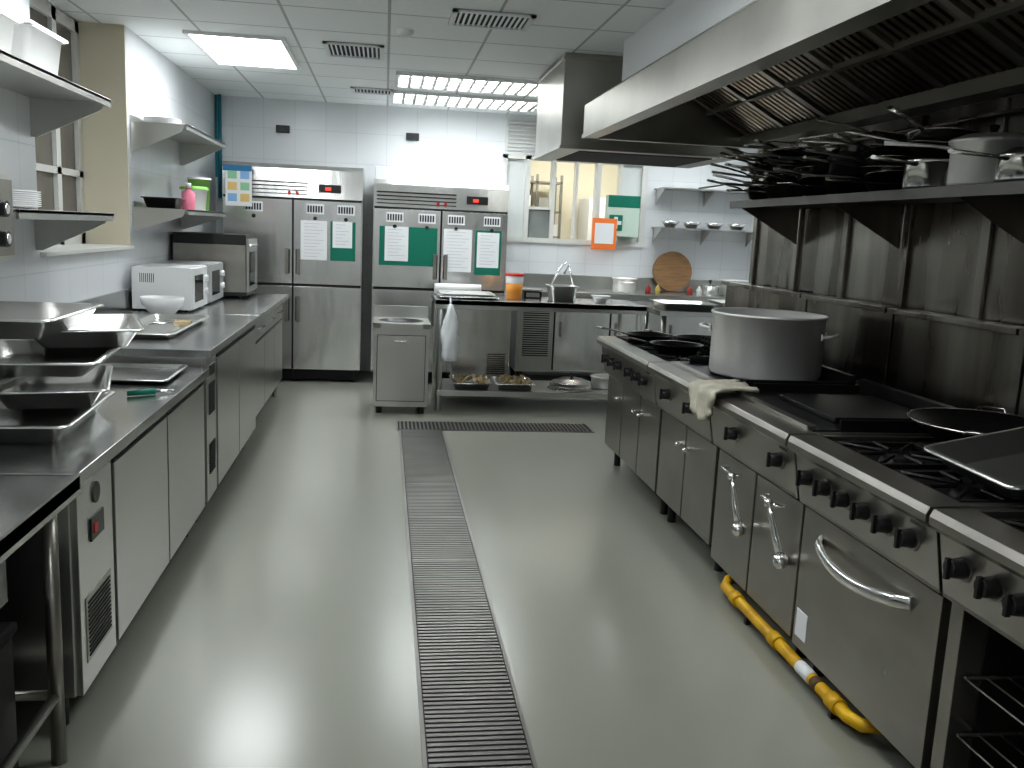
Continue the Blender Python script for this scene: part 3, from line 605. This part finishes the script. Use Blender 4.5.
legs(b,[(1.36,8.8),(2.6,8.8),(3.9,8.8),(1.36,9.3),(3.9,9.3)],.15,.022,BLK); b.done(bevel=.004)
pot(.12,.14,(2.45,9.05,.941),ALU); pot(.09,.1,(3.35,9.0,.941),CHROME,'saucepan',True,0.3); pot(.15,.16,(3.65,9.1,.941),ALU)
b=B('round_chopping_board'); b.cyl((0,-.02,0),(0,.02,0),.21,WOOD,40).done((3.03,9.30,1.16),(math.radians(-9),0,0))
DRED=mat('muted_red',(.35,.05,.04),.5); DYEL=mat('muted_yellow',(.5,.38,.1),.5)
for xx,m in((2.66,DRED),(2.76,DYEL),(3.1,DRED),(3.2,WHT)):
    B('condiment_bottle').lathe([(0,0),(.028,0),(.028,.06),(.010,.08),(.010,.095),(0,.095)],(xx,8.9,.941),m,16).done()
b=B('steam_pan_rack'); b.box(2.3,3.2,7.3,7.9,.86,.90,STEELT); b.box(2.32,3.18,7.32,7.88,.2,.22,STEELT); legs(b,[(2.35,7.35),(3.15,7.35),(2.35,7.85),(3.15,7.85)],.86,.02)
b.rtray(.5,.4,.06,.901,STEEL,c=(2.6,7.6)); b.rtray(.3,.4,.08,.901,STEEL,c=(3.03,7.6)); b.done()
for z,xa in((1.62,2.80),(2.02,2.80)):
    b=B('wall_shelf'); b.box(xa,3.9,YB-.32,YB-.001,z-.015,z,STEEL)
    for xx in(xa+.02,3.35,3.86): b.prism([(YB-.001,z-.015),(YB-.30,z-.015),(YB-.001,z-.17)],0,xx,xx+.006,STEEL)
    b.done()
for k,xx in enumerate((2.95,3.18,3.43,3.68)): 
    B('mixing_bowl').lathe([(0,0),(.05,0),(.10,.06),(.103,.06),(.05,.005),(0,.005)],(xx,YB-.16,1.622),CHROME,24).done()
b=B('first_aid_box'); b.box(2.28,2.62,YB-.14,YB-.021,1.50,1.92,mat('pale_green',(.55,.66,.58),.5)).box(2.28,2.62,YB-.145,YB-.139,1.80,1.92,GREEN).box(2.30,2.44,YB-.147,YB-.14,1.56,1.72,GREEN).box(2.35,2.39,YB-.15,YB-.146,1.58,1.70,WHT).box(2.31,2.43,YB-.15,YB-.146,1.62,1.66,WHT).done(bevel=.004)
b=B('paper_notice'); b.box(2.12,2.38,YB-.16,YB-.155,1.36,1.68,ORG).box(2.15,2.35,YB-.164,YB-.16,1.42,1.63,PAPER).box(2.24,2.26,YB-.157,YB-.021,1.64,1.68,STEEL).done()
# ---------------------------------------------------------------- world & camera
w=bpy.data.worlds.new('world'); scene.world=w; w.use_nodes=True
w.node_tree.nodes['Background'].inputs[0].default_value=(.5,.6,.7,1); w.node_tree.nodes['Background'].inputs[1].default_value=.1
f=900.;VP=(385,226);r=math.radians(1.2)
vY=Vector((VP[0]-512,384-VP[1],-f)).normalized()
u=Vector((math.sin(r),math.cos(r),0)); vZ=(u-u.dot(vY)*vY).normalized(); vX=vY.cross(vZ)
R=Matrix((vX,vY,vZ))
cd=bpy.data.cameras.new('camera'); cam=bpy.data.objects.new('camera',cd); scene.collection.objects.link(cam)
cam.matrix_world=Matrix.Translation((0,0,1.5))@R.to_4x4()
cd.sensor_width=36; cd.lens=f/1024*36; cd.clip_start=.05
scene.camera=cam
scene.view_settings.view_transform='Standard'
try: scene.view_settings.look='Medium High Contrast'
except Exception as e: print('look',e)
scene.view_settings.exposure=.22
